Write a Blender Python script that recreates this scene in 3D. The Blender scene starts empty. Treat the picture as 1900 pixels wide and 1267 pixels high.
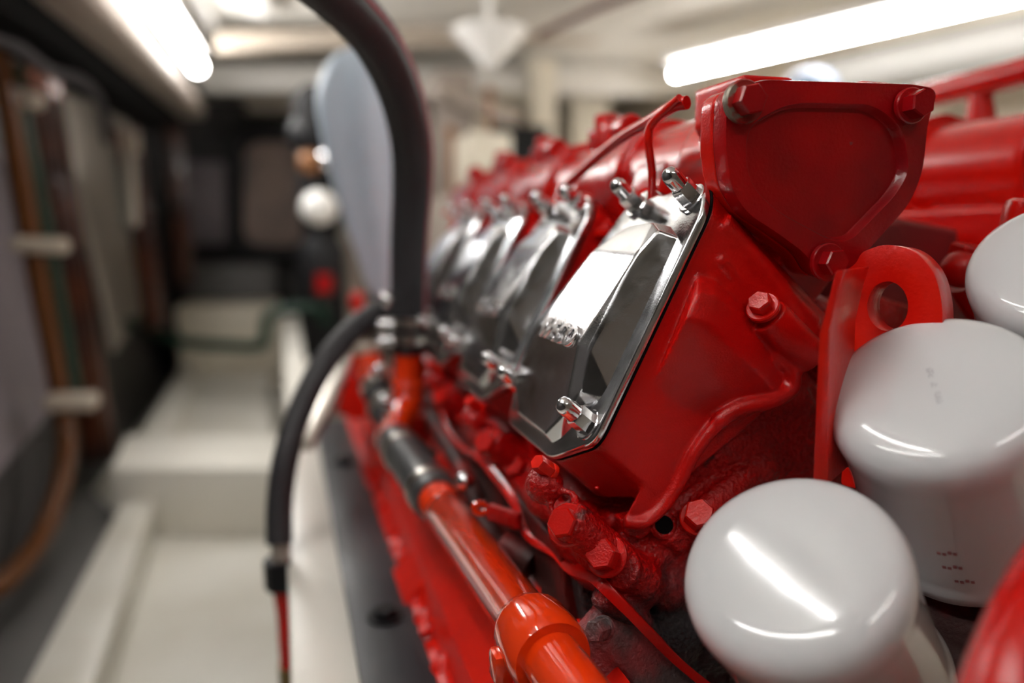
import bpy, bmesh, math, random
import numpy as np
from mathutils import Vector, Matrix
random.seed(4)
sc = bpy.context.scene
col = sc.collection

# ------------------------------------------------------------------ camera
F = 1478.0
VX, VY = 522.0, 428.0          # where the engine's long axis vanishes
pit = math.atan((633.5 - VY) / F)
yaw = math.atan((950 - VX) / math.hypot(F, 633.5 - VY))
CF = Vector((math.sin(yaw) * math.cos(pit), math.cos(yaw) * math.cos(pit), -math.sin(pit)))
CR = Vector((math.cos(yaw), -math.sin(yaw), 0))
CU = CR.cross(CF)
cd = bpy.data.cameras.new('camera'); cam = bpy.data.objects.new('camera', cd); col.objects.link(cam)
cam.matrix_world = Matrix((CR, CU, -CF)).transposed().to_4x4()
cd.sensor_width = 36; cd.lens = F / 1900 * 36
cd.clip_start = 0.01; cd.clip_end = 50
cd.dof.use_dof = True; cd.dof.focus_distance = 0.456; cd.dof.aperture_fstop = 2.1
sc.camera = cam
sc.view_settings.view_transform = 'Standard'; sc.view_settings.look = 'None'
sc.view_settings.exposure = 0.92; sc.view_settings.gamma = 1.0
sc.view_settings.use_curve_mapping = False
TUBE = 34.0
# world
w = bpy.data.worlds.new('world'); sc.world = w; w.use_nodes = True
w.node_tree.nodes['Background'].inputs[0].default_value = (0.9, 0.93, 1, 1)
w.node_tree.nodes['Background'].inputs[1].default_value = 0.15

# overhead fluorescent light of the room (real fixtures are built below at the same spots)
def area(name, loc, rot, sx, sy, power, color=(1, .97, .93)):
    l = bpy.data.lights.new(name, 'AREA'); l.shape = 'RECTANGLE'; l.size = sx; l.size_y = sy
    l.energy = power; l.color = color
    o = bpy.data.objects.new(name, l); col.objects.link(o); o.location = loc; o.rotation_euler = rot
    return o

def at(x, y, Y=None, X=None, Z=None, pl=None):
    d = CF + (x - 950) / F * CR - (y - 633.5) / F * CU
    if Y is not None: return d * (Y / d.y)
    if X is not None: return d * (X / d.x)
    if Z is not None: return d * (Z / d.z)
    n, q = pl
    return d * (n.dot(q) / n.dot(d))

# ------------------------------------------------------------------ materials
def srgb(r, g, b):
    f = lambda c: (c / 255 / 12.92) if c / 255 <= .04045 else ((c / 255 + .055) / 1.055) ** 2.4
    return (f(r), f(g), f(b), 1)

def mat(name, color, rough=.4, metal=0.0, bump=0.0, bscale=300, vary=0.0, vscale=30, color2=None, coat=0.0, c2mix=(.45, .6), rvar=0.0, detail=3, emit=None, estr=0, dist=.001, spec=.5):
    m = bpy.data.materials.new(name); m.use_nodes = True
    nt = m.node_tree; b = nt.nodes['Principled BSDF']
    b.inputs['Base Color'].default_value = color
    b.inputs['Roughness'].default_value = rough
    b.inputs['Metallic'].default_value = metal
    b.inputs['Coat Weight'].default_value = coat
    b.inputs['Coat Roughness'].default_value = .06
    if not metal: b.inputs['Specular IOR Level'].default_value = spec
    tc = nt.nodes.new('ShaderNodeTexCoord')
    def noise(scale, det=3):
        n = nt.nodes.new('ShaderNodeTexNoise'); n.inputs['Scale'].default_value = scale
        n.inputs['Detail'].default_value = det
        nt.links.new(tc.outputs['Object'], n.inputs['Vector']); return n
    if color2 is not None:
        n = noise(vscale, 6)
        r = nt.nodes.new('ShaderNodeMapRange'); r.inputs[1].default_value = c2mix[0]; r.inputs[2].default_value = c2mix[1]
        nt.links.new(n.outputs['Fac'], r.inputs[0])
        mx = nt.nodes.new('ShaderNodeMix'); mx.data_type = 'RGBA'
        mx.inputs[6].default_value = color; mx.inputs[7].default_value = color2
        nt.links.new(r.outputs[0], mx.inputs[0]); nt.links.new(mx.outputs[2], b.inputs['Base Color'])
    if rvar:
        n = noise(vscale * 2.3, 5)
        r = nt.nodes.new('ShaderNodeMapRange'); r.inputs[3].default_value = max(0.02, rough - rvar); r.inputs[4].default_value = rough + rvar
        r.inputs[1].default_value = .3; r.inputs[2].default_value = .7
        nt.links.new(n.outputs['Fac'], r.inputs[0]); nt.links.new(r.outputs[0], b.inputs['Roughness'])
    if bump:
        n = noise(bscale, detail)
        bp = nt.nodes.new('ShaderNodeBump'); bp.inputs['Strength'].default_value = bump; bp.inputs['Distance'].default_value = dist
        nt.links.new(n.outputs['Fac'], bp.inputs['Height']); nt.links.new(bp.outputs[0], b.inputs['Normal'])
        if coat: nt.links.new(bp.outputs[0], b.inputs['Coat Normal'])
    if emit:
        b.inputs['Emission Color'].default_value = emit; b.inputs['Emission Strength'].default_value = estr
    return m

def chipped(name, base, chip, under, rough, bscale, bump, lo=.70, hi=.72, vscale=60, coat=.3, dist=.001):
    """gloss paint with a few worn chips"""
    m = mat(name, base, rough, 0, bump, bscale, coat=coat, dist=dist, spec=.30)
    nt = m.node_tree; b = nt.nodes['Principled BSDF']; tc = [n for n in nt.nodes if n.type == 'TEX_COORD'][0]
    n = nt.nodes.new('ShaderNodeTexNoise'); n.inputs['Scale'].default_value = vscale; n.inputs['Detail'].default_value = 5
    nt.links.new(tc.outputs['Object'], n.inputs['Vector'])
    r = nt.nodes.new('ShaderNodeMapRange'); r.inputs[1].default_value = lo; r.inputs[2].default_value = hi
    nt.links.new(n.outputs['Fac'], r.inputs[0])
    n2 = nt.nodes.new('ShaderNodeTexNoise'); n2.inputs['Scale'].default_value = 14; n2.inputs['Detail'].default_value = 3
    nt.links.new(tc.outputs['Object'], n2.inputs['Vector'])
    r2 = nt.nodes.new('ShaderNodeMapRange'); r2.inputs[1].default_value = .35; r2.inputs[2].default_value = .7
    nt.links.new(n2.outputs['Fac'], r2.inputs[0])
    mx = nt.nodes.new('ShaderNodeMix'); mx.data_type = 'RGBA'; mx.inputs[6].default_value = base; mx.inputs[7].default_value = chip
    nt.links.new(r2.outputs[0], mx.inputs[0])
    mx2 = nt.nodes.new('ShaderNodeMix'); mx2.data_type = 'RGBA'; mx2.inputs[7].default_value = under
    nt.links.new(mx.outputs[2], mx2.inputs[6]); nt.links.new(r.outputs[0], mx2.inputs[0])
    nt.links.new(mx2.outputs[2], b.inputs['Base Color'])
    return m

RED = (.60, .0060, .0016, 1); ORED = (.88, .042, .003, 1)
M = {}
M['red'] = chipped('red gloss engine paint', RED, (.50, .0015, .0015, 1), (.12, .05, .04, 1), .24, 700, .18, .78, .80)
M['redhead'] = chipped('red paint on cylinder head', (.60, .0036, .0016, 1), (.46, .0022, .002, 1), (.2, .03, .03, 1), .28, 900, .35, .80, .82, coat=.25)
M['redrough'] = chipped('red paint on rough casting', (.48, .0018, .0018, 1), (.36, .002, .002, 1), (.09, .015, .015, 1), .28, 300, .9, .66, .72, 40, coat=.3, dist=.0028)
M['redplate'] = chipped('dark red paint on end plate', (.40, .0016, .0028, 1), (.20, .002, .0050, 1), (.24, .03, .035, 1), .27, 500, .25, .74, .76, 90, coat=.3)
M['orange'] = chipped('orange red coolant pipe paint', (.88, .050, .004, 1), (.84, .036, .004, 1), (.35, .35, .36, 1), .12, 350, .02, .755, .765, 45, coat=1.0)
M['pan'] = chipped('bright red sump paint', (.80, .0120, .0028, 1), (.66, .006, .002, 1), (.5, .02, .02, 1), .36, 200, .3, .74, .78, 25, coat=.1)
M['eye'] = chipped('worn bright red bracket paint', (.68, .0050, .002, 1), (.72, .014, .003, 1), (.22, .10, .07, 1), .30, 300, .3, .72, .74, 70, coat=.3)
# block: red paint that gives way to bare grey casting low down
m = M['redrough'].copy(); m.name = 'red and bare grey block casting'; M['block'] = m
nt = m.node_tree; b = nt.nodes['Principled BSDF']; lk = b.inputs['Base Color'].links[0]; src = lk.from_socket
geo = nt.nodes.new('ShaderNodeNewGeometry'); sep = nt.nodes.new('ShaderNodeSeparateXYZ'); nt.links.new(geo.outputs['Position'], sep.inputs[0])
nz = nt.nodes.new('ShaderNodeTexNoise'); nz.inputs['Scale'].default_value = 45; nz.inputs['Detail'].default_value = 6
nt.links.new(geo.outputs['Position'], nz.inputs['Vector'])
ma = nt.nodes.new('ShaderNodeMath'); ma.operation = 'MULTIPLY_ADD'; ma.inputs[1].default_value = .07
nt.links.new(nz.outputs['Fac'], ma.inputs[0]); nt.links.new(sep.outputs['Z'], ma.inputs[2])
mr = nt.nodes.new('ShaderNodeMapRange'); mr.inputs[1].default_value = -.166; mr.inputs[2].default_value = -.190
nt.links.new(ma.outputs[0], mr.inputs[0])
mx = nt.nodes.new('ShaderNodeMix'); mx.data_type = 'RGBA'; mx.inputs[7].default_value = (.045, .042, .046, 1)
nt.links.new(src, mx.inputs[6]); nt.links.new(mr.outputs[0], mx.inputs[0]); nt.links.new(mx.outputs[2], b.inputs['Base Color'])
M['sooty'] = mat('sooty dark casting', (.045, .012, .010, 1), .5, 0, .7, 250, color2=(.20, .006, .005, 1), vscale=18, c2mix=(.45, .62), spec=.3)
M['flange'] = mat('grimy pinkish casting', (.34, .045, .05, 1), .33, 0, .9, 420, color2=(.10, .07, .07, 1), vscale=22, c2mix=(.42, .58), dist=.0016)

def chrome(name, base, rough, sc_=35):
    m = mat(name, base, rough, 1.0, .05, 900, vary=0, rvar=.05, vscale=sc_)
    nt = m.node_tree; b = nt.nodes['Principled BSDF']; tc = [n for n in nt.nodes if n.type == 'TEX_COORD'][0]
    # cloudy polish marks and fine scratches
    n = nt.nodes.new('ShaderNodeTexNoise'); n.inputs['Scale'].default_value = 60; n.inputs['Detail'].default_value = 8; n.inputs['Roughness'].default_value = .7
    nt.links.new(tc.outputs['Object'], n.inputs['Vector'])
    r = nt.nodes.new('ShaderNodeMapRange'); r.inputs[1].default_value = .35; r.inputs[2].default_value = .75
    r.inputs[3].default_value = max(.03, rough - .05); r.inputs[4].default_value = rough + .16
    nt.links.new(n.outputs['Fac'], r.inputs[0]); nt.links.new(r.outputs[0], b.inputs['Roughness'])
    return m
M['polished'] = chrome('polished aluminium', (.80, .81, .83, 1), .13)
M['chrome'] = chrome('bright chrome', (.86, .86, .88, 1), .07)
M['steel'] = mat('dull clamp steel', (.50, .47, .43, 1), .28, 1.0, .2, 500)
M['white'] = mat('white gloss enamel', (.74, .75, .76, 1), .12, coat=.4)
M['rubber'] = mat('black hose rubber', (.030, .028, .031, 1), .55, 0, .3, 400)
M['rubber2'] = mat('charcoal rubber', (.05, .05, .052, 1), .42, 0, .2, 300)
M['black'] = mat('black plastic', (.008, .008, .009, 1), .5, spec=.25)
M['soot'] = mat('matt black tray', (.006, .006, .006, 1), .9, spec=.1)
M['stripe'] = mat('faded red hose stripe', (.42, .07, .09, 1), .6, 0, .5, 500)
M['greyprint'] = mat('pale grey hose print', (.30, .29, .31, 1), .6)
M['rail'] = mat('dark grey rail paint', (.035, .036, .042, 1), .40, 0, .2, 60, color2=(.05, .05, .055, 1), vscale=8)
M['bilge'] = mat('off white bilge paint', srgb(222, 219, 210), .35, 0, .15, 40, color2=srgb(205, 200, 188), vscale=4, c2mix=(.4, .7))
M['bilge2'] = mat('bright white girder paint', srgb(236, 232, 222), .35, 0, .1, 40)
M['ceiling'] = mat('white ceiling paint', srgb(214, 211, 204), .45)
M['cream'] = mat('cream deckhead paint', srgb(222, 214, 196), .45, color2=srgb(205, 195, 176), vscale=3)
M['beige'] = mat('beige beam paint', srgb(172, 160, 145), .5)
M['taupe'] = mat('taupe trunking', srgb(160, 148, 138), .5)
M['panel'] = mat('grey beige lining panel', srgb(178, 169, 158), .6, color2=srgb(164, 155, 145), vscale=3)
M['panel2'] = mat('lavender grey lining panel', srgb(122, 113, 119), .6)
M['wood'] = mat('varnished mahogany', (.075, .018, .005, 1), .3, 0, .2, 40, color2=(.03, .008, .004, 1), vscale=6, coat=.3)
M['trim'] = mat('brown red trim', (.10, .03, .025, 1), .5)
M['dark'] = mat('dark bulkhead', (.035, .033, .030, 1), .6, color2=(.055, .05, .05, 1), vscale=2)
M['darkgrey'] = mat('dark grey step', (.12, .115, .11, 1), .5)
M['amber'] = mat('amber fuel hose', (.10, .030, .003, 1), .35, coat=.1, spec=.3)
M['green'] = mat('dark green pipe paint', (.006, .035, .02, 1), .4)
M['clampw'] = mat('white plastic clamp', srgb(168, 156, 142), .5)
M['cloth'] = mat('pale blue cover sheet', srgb(208, 225, 242), .55, 0, .4, 12, dist=.01)
M['door'] = mat('pinkish beige door panel', srgb(150, 128, 118), .5, color2=srgb(112, 98, 92), vscale=5)
M['tube'] = mat('glowing fluorescent tube', (1, 1, 1, 1), .5, emit=(1, .985, .96, 1), estr=TUBE)
M['tube_soft'] = mat('glowing tube of the walkway lamp', (1, 1, 1, 1), .5, emit=(1, .985, .96, 1), estr=TUBE * .68)
M['fixture'] = mat('white lamp housing', srgb(236, 234, 230), .35)
M['brass'] = mat('dull brass', (.20, .14, .06, 1), .35, 1.0)
M['cable'] = mat('grey cable sheath', (.045, .04, .045, 1), .6)
M['copper'] = mat('copper orange fitting', (.22, .09, .03, 1), .4, .3)
M['inkgrey'] = mat('grey ink', (.52, .52, .54, 1), .5)
M['inkred'] = mat('red ink', (.42, .16, .17, 1), .5)
M['gasket'] = mat('black gasket and hole shade', (.004, .003, .003, 1), .9, spec=.1)
M['lining'] = mat('grey locker panel', srgb(150, 156, 148), .5)

# ------------------------------------------------------------------ mesh helpers
def perp(a):
    a = a.normalized(); t = Vector((0, 0, 1)) if abs(a.z) < .9 else Vector((1, 0, 0))
    e1 = a.cross(t).normalized(); return e1, a.cross(e1).normalized()

def smooth_path(pts, n=8):
    P = [Vector(p) for p in pts]
    if len(P) < 3: return P
    Q = [2 * P[0] - P[1]] + P + [2 * P[-1] - P[-2]]; out = []
    for i in range(1, len(Q) - 2):
        a, b_, c, d = Q[i - 1], Q[i], Q[i + 1], Q[i + 2]
        for k in range(n):
            t = k / n
            out.append(.5 * ((2 * b_) + (c - a) * t + (2 * a - 5 * b_ + 4 * c - d) * t * t + (3 * b_ - a - 3 * c + d) * t ** 3))
    out.append(P[-1]); return out

def round_poly(pts, r, n=4):
    """round the corners of a 2-D polygon"""
    out = []; N = len(pts)
    for i in range(N):
        p0, p, p2 = Vector(pts[i - 1]), Vector(pts[i]), Vector(pts[(i + 1) % N])
        rr = r[i] if isinstance(r, (list, tuple)) else r
        d1, d2 = (p0 - p), (p2 - p); l = min(rr, d1.length * .45, d2.length * .45)
        a, c = p + d1.normalized() * l, p + d2.normalized() * l
        for k in range(n + 1):
            t = k / n; out.append((1 - t) ** 2 * a + 2 * t * (1 - t) * p + t * t * c)
    return out

class MB:
    def __init__(s): s.v = []; s.f = []
    def add(s, vs, fs):
        o = len(s.v); s.v += [Vector(v) for v in vs]; s.f += [[i + o for i in f] for f in fs]; return s
    def box(s, c, size, ax=None):
        c = Vector(c); ax = ax or (Vector((1, 0, 0)), Vector((0, 1, 0)), Vector((0, 0, 1)))
        vs = [c + ax[0] * size[0] / 2 * i + ax[1] * size[1] / 2 * j + ax[2] * size[2] / 2 * k for i in (-1, 1) for j in (-1, 1) for k in (-1, 1)]
        return s.add(vs, [(0, 1, 3, 2), (4, 6, 7, 5), (0, 4, 5, 1), (2, 3, 7, 6), (0, 2, 6, 4), (1, 5, 7, 3)])
    def bar(s, a, b_, w_, h, up=Vector((0, 0, 1))):
        a, b_ = Vector(a), Vector(b_); d = (b_ - a); L = d.length; d.normalize(); x = d.cross(up).normalized(); z = x.cross(d)
        return s.box((a + b_) / 2, (L, w_, h), (d, x, z))
    def loft(s, loops, cap=True):
        n = len(loops[0]); vs = [p for l in loops for p in l]; fs = []
        for i in range(len(loops) - 1):
            for j in range(n):
                fs.append((i * n + j, i * n + (j + 1) % n, (i + 1) * n + (j + 1) % n, (i + 1) * n + j))
        if cap: fs.append(tuple(range(n))[::-1]); fs.append(tuple((len(loops) - 1) * n + j for j in range(n)))
        return s.add(vs, fs)
    def extrude(s, pts, vec):
        pts = [Vector(p) for p in pts]; return s.loft([pts, [p + Vector(vec) for p in pts]])
    def lathe(s, p0, axis, prof, n=32, cap=True, twist=0.0):
        p0 = Vector(p0); a = Vector(axis).normalized(); e1, e2 = perp(a)
        loops = [[p0 + a * h + (e1 * math.cos(twist + 2 * math.pi * k / n) + e2 * math.sin(twist + 2 * math.pi * k / n)) * max(r, 1e-5) for k in range(n)] for r, h in prof]
        return s.loft(loops, cap)
    def cyl(s, a, b_, r, r2=None, n=24):
        a, b_ = Vector(a), Vector(b_); return s.lathe(a, b_ - a, [(r, 0), (r2 if r2 else r, (b_ - a).length)], n)
    def hexp(s, p, axis, r, h, ch=.12, tw=0):
        return s.lathe(p, axis, [(r, 0), (r, h * (1 - ch)), (r * .9, h)], 6, True, tw)
    def sphere(s, c, r, n=16):
        c = Vector(c); r = r if isinstance(r, (tuple, list)) else (r, r, r); loops = []
        for i in range(1, n):
            t = math.pi * i / n
            loops.append([c + Vector((r[0] * math.sin(t) * math.cos(2 * math.pi * k / (2 * n)), r[1] * math.sin(t) * math.sin(2 * math.pi * k / (2 * n)), -r[2] * math.cos(t))) for k in range(2 * n)])
        return s.loft(loops)
    def tube(s, path, r, n=16, ribs=None, sect=None):
        P = [Vector(p) for p in path]; N = len(P)
        T = [(P[min(i + 1, N - 1)] - P[max(i - 1, 0)]).normalized() for i in range(N)]
        e1, _ = perp(T[0]); loops = []
        for i in range(N):
            e1 = (e1 - T[i] * e1.dot(T[i])).normalized(); e2 = T[i].cross(e1)
            rr = r[i] if isinstance(r, (list, tuple)) else r
            if ribs: rr *= (1 + ribs * (1 if i % 2 else -1))
            loops.append([P[i] + (e1 * math.cos(2 * math.pi * k / n) + e2 * math.sin(2 * math.pi * k / n)) * rr for k in range(n)])
        return s.loft(loops)
    def hull(s, pts):
        bm = bmesh.new(); vs = [bm.verts.new(p) for p in pts]
        r = bmesh.ops.convex_hull(bm, input=vs)
        dead = [g for g in r['geom_interior'] if isinstance(g, bmesh.types.BMVert)]
        if dead: bmesh.ops.delete(bm, geom=dead, context='VERTS')
        bm.verts.index_update(); o = len(s.v)
        s.v += [v.co.copy() for v in bm.verts]; s.f += [[v.index + o for v in f.verts] for f in bm.faces]; bm.free(); return s
    def holed(s, outer, holes, vec):
        """plate with holes, all 3-D loops in one plane, extruded by vec"""
        vec = Vector(vec); bm = bmesh.new()
        for L in [outer] + holes:
            vv = [bm.verts.new(p) for p in L]
            for i in range(len(vv)): bm.edges.new((vv[i], vv[(i + 1) % len(vv)]))
        bmesh.ops.triangle_fill(bm, use_beauty=True, use_dissolve=False, edges=bm.edges[:])
        bm.verts.index_update(); tris = [[v.index for v in f.verts] for f in bm.faces]
        base = [v.co.copy() for v in bm.verts]; bm.free(); n = len(base)
        fs = [t for t in tris] + [[i + n for i in t][::-1] for t in tris]; o = 0
        for L in [outer] + holes:
            m_ = len(L)
            for i in range(m_): fs.append((o + i, o + (i + 1) % m_, n + o + (i + 1) % m_, n + o + i))
            o += m_
        return s.add(base + [p + vec for p in base], fs)
    def mesh(s, name, fix=True):
        me = bpy.data.meshes.new(name); me.from_pydata([tuple(v) for v in s.v], [], s.f); me.update()
        if fix:
            bm = bmesh.new(); bm.from_mesh(me); bmesh.ops.recalc_face_normals(bm, faces=bm.faces); bm.to_mesh(me); bm.free()
        return me
    def build(s, name, m, parent=None, smooth=35, bevel=0, seg=2, origin=None):
        me = s.mesh(name); me.materials.append(m)
        if bevel: me = bevelled(me, bevel, seg)
        if smooth:
            me.shade_smooth(); me.set_sharp_from_angle(angle=math.radians(smooth))
        return link(name, me, parent, origin)

def link(name, me, parent=None, origin=None):
    o = bpy.data.objects.new(name, me); col.objects.link(o)
    if origin is None and parent is None:
        vs = [v.co for v in me.vertices]
        if vs: origin = Vector((sum(v.x for v in vs) / len(vs), sum(v.y for v in vs) / len(vs), min(v.z for v in vs)))
    if parent is not None:
        o.parent = parent; p = parent; off = Vector()
        while p is not None: off += p.location; p = p.parent
        me.transform(Matrix.Translation(-off))
    elif origin is not None:
        me.transform(Matrix.Translation(-Vector(origin))); o.location = origin
    return o

def eval_mods(me, mods):
    o = bpy.data.objects.new('tmp', me); col.objects.link(o)
    for t, kw in mods:
        md = o.modifiers.new('m', t)
        for k, v in kw.items(): setattr(md, k, v)
    dg = bpy.context.evaluated_depsgraph_get(); dg.update()
    out = bpy.data.meshes.new_from_object(o.evaluated_get(dg))
    bpy.data.objects.remove(o); return out

def bevelled(me, wd, seg=2):
    return eval_mods(me, [('BEVEL', dict(width=wd, segments=seg, limit_method='ANGLE', angle_limit=math.radians(32), harden_normals=False))])

def cast(mb, name, m, parent, voxel=.0015, it=4, fac=.5):
    """fuse overlapping solids into one casting with soft fillets"""
    me = mb.mesh(name)
    out = eval_mods(me, [('REMESH', dict(mode='VOXEL', voxel_size=voxel, use_smooth_shade=True)), ('SMOOTH', dict(factor=fac, iterations=it))])
    out.materials.clear(); out.materials.append(m); out.shade_smooth(); out.name = name
    return link(name, out, parent)

def tag(o, label=None, cat=None, group=None, kind=None):
    if label: o['label'] = label
    if cat: o['category'] = cat
    if group: o['group'] = group
    if kind: o['kind'] = kind
    return o
def thing(name, loc, label, cat, group=None):
    o = bpy.data.objects.new(name, None); o.empty_display_size = .02; col.objects.link(o); o.location = loc
    return tag(o, label, cat, group)
def struct(o, label=None): return tag(o, label, None, None, 'structure')
def copy_tree(o, parent=None):
    c = o.copy(); col.objects.link(c); c.parent = parent
    for ch in list(o.children): copy_tree(ch, c)
    return c

# ------------------------------------------------------------------ room
CZ = .70; FZ = -.75; BY = 4.6
def P(x, y, Y): return at(x, y, Y=Y)
XW = lambda z: -.56 - .206 * (z + .75)     # flared hull side
struct(MB().box((.5, 1.6, FZ - .025), (4.4, 7.6, .05)).build('floor', M['bilge'], bevel=.002), 'off-white painted bilge floor')
struct(MB().box((.5, 1.6, CZ + .025), (4.6, 7.6, .05)).build('ceiling', M['ceiling'], bevel=.002), 'white painted deckhead')
struct(MB().extrude([(XW(FZ), -2.1, FZ), (XW(CZ), -2.1, CZ), (XW(CZ) - .04, -2.1, CZ), (XW(FZ) - .04, -2.1, FZ)], (0, 6.9, 0)).build('wall_left', M['dark']), 'dark flared hull side')
struct(MB().box((1.82, 1.3, -.02), (.04, 6.9, 1.5)).build('wall_right', M['cream']), 'cream side wall')
struct(MB().box((.5, BY + .15, -.02), (4.4, .04, 1.5)).build('wall_far', M['dark']), 'dark far bulkhead')
struct(MB().box((.5, -2.15, -.02), (4.4, .04, 1.5)).build('wall_back', M['taupe']), 'grey bulkhead behind the viewer')
# cream lining of the far bulkhead on its right half
struct(MB().box((1.35, BY + .10, 0.2), (2.1, .04, .96)).build('trim_1', M['cream'], bevel=.003), 'cream lining of the far bulkhead')

def quad_on(pts, n, q, thick):
    """panel traced on a plane (normal n through q)"""
    n = Vector(n).normalized(); P_ = [at(x, y, pl=(n, Vector(q))) for x, y in pts]
    return MB().extrude(P_, n * thick)
WN = Vector((1, 0, .206)).normalized(); WQ = Vector((XW(0), 0, 0))
def wallp(pts, off, th, name, m, label, cat, r=0, group=None):
    mb = quad_on(pts, WN, WQ + WN * off, th)
    return tag(mb.build(name, m, bevel=r, origin=None), label, cat, group)
wallp([(-60, 250), (20, 300), (62, 480), (88, 760), (-60, 930)], .02, .02, 'hull_lining', M['panel2'], 'lavender grey hull lining panel at the left edge, beyond the amber hose', 'panel', .004, )
wallp([(112, 175), (205, 205), (240, 330), (268, 500), (262, 570), (205, 655), (150, 400)], .02, .02, 'hull_lining', M['panel'], 'grey beige hull lining panel between the two nearest mahogany ribs', 'panel', .004)
wallp([(213, 285), (262, 290), (278, 400), (250, 440), (228, 420)], .045, .03, 'locker_box', M['lining'], 'small grey green box hung high on the hull side', 'box', .004)
def rib(xa, ya, xb, yb, Y, wd, lab):
    a, b_ = at(xa, ya, Y=Y), at(xb, yb, Y=Y)
    t = thing('hull_rib', b_, lab, 'rib')
    MB().bar(a, b_, .07, wd, Vector((0, 1, 0))).build('frame', M['wood'], t, bevel=.004)
    MB().bar(a + Vector((.03, -.02, 0)), b_ + Vector((.03, -.02, 0)), .03, wd * .35, Vector((0, 1, 0))).build('batten', M['wood'], t, bevel=.003)
    return t
rib(72, 120, 188, 850, 2.45, .105, 'nearest mahogany hull rib, beside the amber hose')
rib(235, 240, 290, 610, 3.3, .07, 'middle mahogany hull rib behind the small grey green box')
rib(318, 200, 345, 530, 4.1, .07, 'farthest mahogany hull rib by the dark bulkhead')
# cable tray, dark recess and trunking along the top of the hull side
t = thing('cable_tray', P(100, 90, 1.9), 'dark cable tray running high along the hull side', 'tray')
MB().bar(at(-100, -40, Z=.37), at(300, 228, Z=.37), .12, .06).build('tray', M['soot'], t, bevel=.004)
MB().tube(smooth_path([P(-60, 50, 1.6), P(30, 85, 1.7), P(90, 130, 1.8), P(150, 150, 2.0), P(185, 190, 2.3), P(200, 260, 2.5)]), .012).build('cable', M['cable'], t)
t = thing('trunking', at(250, 130, Z=.42), 'long taupe trunking box under the ceiling at left', 'trunking')
MB().bar(at(-40, -170, Z=.42), at(352, 205, Z=.42), .10, .05).build('casing', M['taupe'], t, bevel=.006)
MB().bar(at(60, -170, Z=.46), at(358, 185, Z=.46), .03, .03).build('lip', M['taupe'], t, bevel=.006)
# ceiling beams
def beam(a, b_, wd, h, m, lab, cat='beam', name='ceiling_beam'):
    return tag(MB().bar(a, b_, wd, h).build(name, m, bevel=.006), lab, cat)
beam(P(372, 148, 3.4), P(1000, 150, 3.4), .10, .10, M['ceiling'], 'white cross beam at the far end, left, above the dark bulkhead')
beam(P(400, 80, 2.9), P(1120, 62, 2.9), .08, .06, M['beige'], 'beige cross beam nearest the hoses, behind the white cone shade')
beam(P(780, 100, 3.6), P(1260, 100, 3.6), .12, .09, M['beige'], 'wide beige beam at the far end right of the big hose')
beam(P(1010, 150, 3.3), P(1300, 152, 3.3), .12, .12, M['ceiling'], 'white beam just left of the long lamp end')
beam(P(800, 165, 2.8), P(1020, 250, 3.2), .07, .06, M['taupe'], 'taupe brace sloping down to the pale upright post', 'brace', 'brace')
tag(MB().bar(P(1003, 110, 3.05), Vector((P(1003, 110, 3.05).x, 3.05, .10)), .10, .10, Vector((0, 1, 0))).build('post', M['cream'], bevel=.008), 'pale cream upright post behind the intake manifold', 'post')
tag(MB().tube(smooth_path([at(1000, 66, Z=.64), at(1090, 22, Z=.66), at(1170, -8, Z=.68), at(1300, -60, Z=.69)]), .012).build('ceiling_cable', M['trim']), 'dark brown cable slanting across the white ceiling', 'cable')
tag(MB().box((1.05, 3.3, (.10 + FZ) / 2), (1.2, 2.1, .10 - FZ)).build('equipment_bench', M['taupe'], bevel=.01), 'taupe bench behind the far end of the engine, carrying the cream boxes', 'bench')
def stand(x, y, Y, w_, d_, h_, m, name, lab, cat):
    c = P(x, y, Y); top = c.z + h_ / 2
    tag(MB().box((c.x, c.y, (top + .10) / 2), (w_, d_, top - .10)).build(name, m, bevel=.008), lab, cat)
stand(1090, 195, 3.6, .18, .12, .16, M['cream'], 'junction_box', 'cream box right of the pale upright post', 'box')
stand(930, 165, 3.9, .42, .12, .22, M['cream'], 'cabinet', 'cream yellow cabinet left of the pale upright post', 'cabinet')
stand(895, 268, 2.4, .13, .2, .05, M['cream'], 'equipment_box', 'cream box just above the far end of the red engine', 'box')
stand(840, 200, 3.0, .14, .12, .25, M['taupe'], 'equipment_box', 'taupe box right behind the big black hose', 'box')
stand(960, 262, 2.8, .2, .12, .10, M['black'], 'equipment_box', 'black low box behind the far end of the engine', 'box')
t = thing('pipe_fitting', P(836, 245, 2.2), 'small copper coloured fitting right of the big hose', 'fitting')
MB().sphere(P(836, 245, 2.3), .016).cyl(P(836, 245, 2.3), Vector((P(836, 245, 2.3).x, 2.3, .10)), .008).build('body', M['copper'], t)
t = thing('pipe_fitting', P(908, 170, 2.6), 'tan fitting in front of the cream cabinet, under the white cone shade', 'fitting')
MB().sphere(P(908, 170, 2.6), .018).cyl(P(908, 170, 2.6), Vector((P(908, 170, 2.6).x, 2.6, .10)), .008).build('body', M['copper'], t)
# white cone shade
t = thing('cone_shade', P(905, 85, 2.3), 'white cone shaped lamp shade hanging upside down under the ceiling', 'lamp shade')
c = P(908, 62, 2.3)
MB().lathe(c, (0, 0, -1), [(.105, -.012), (.108, 0), (.03, .075), (.022, .095)], 32).build('shade', M['fixture'], t)
MB().cyl(c + Vector((0, 0, .01)), c + Vector((0, 0, .1)), .01).build('stem', M['fixture'], t)

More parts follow.
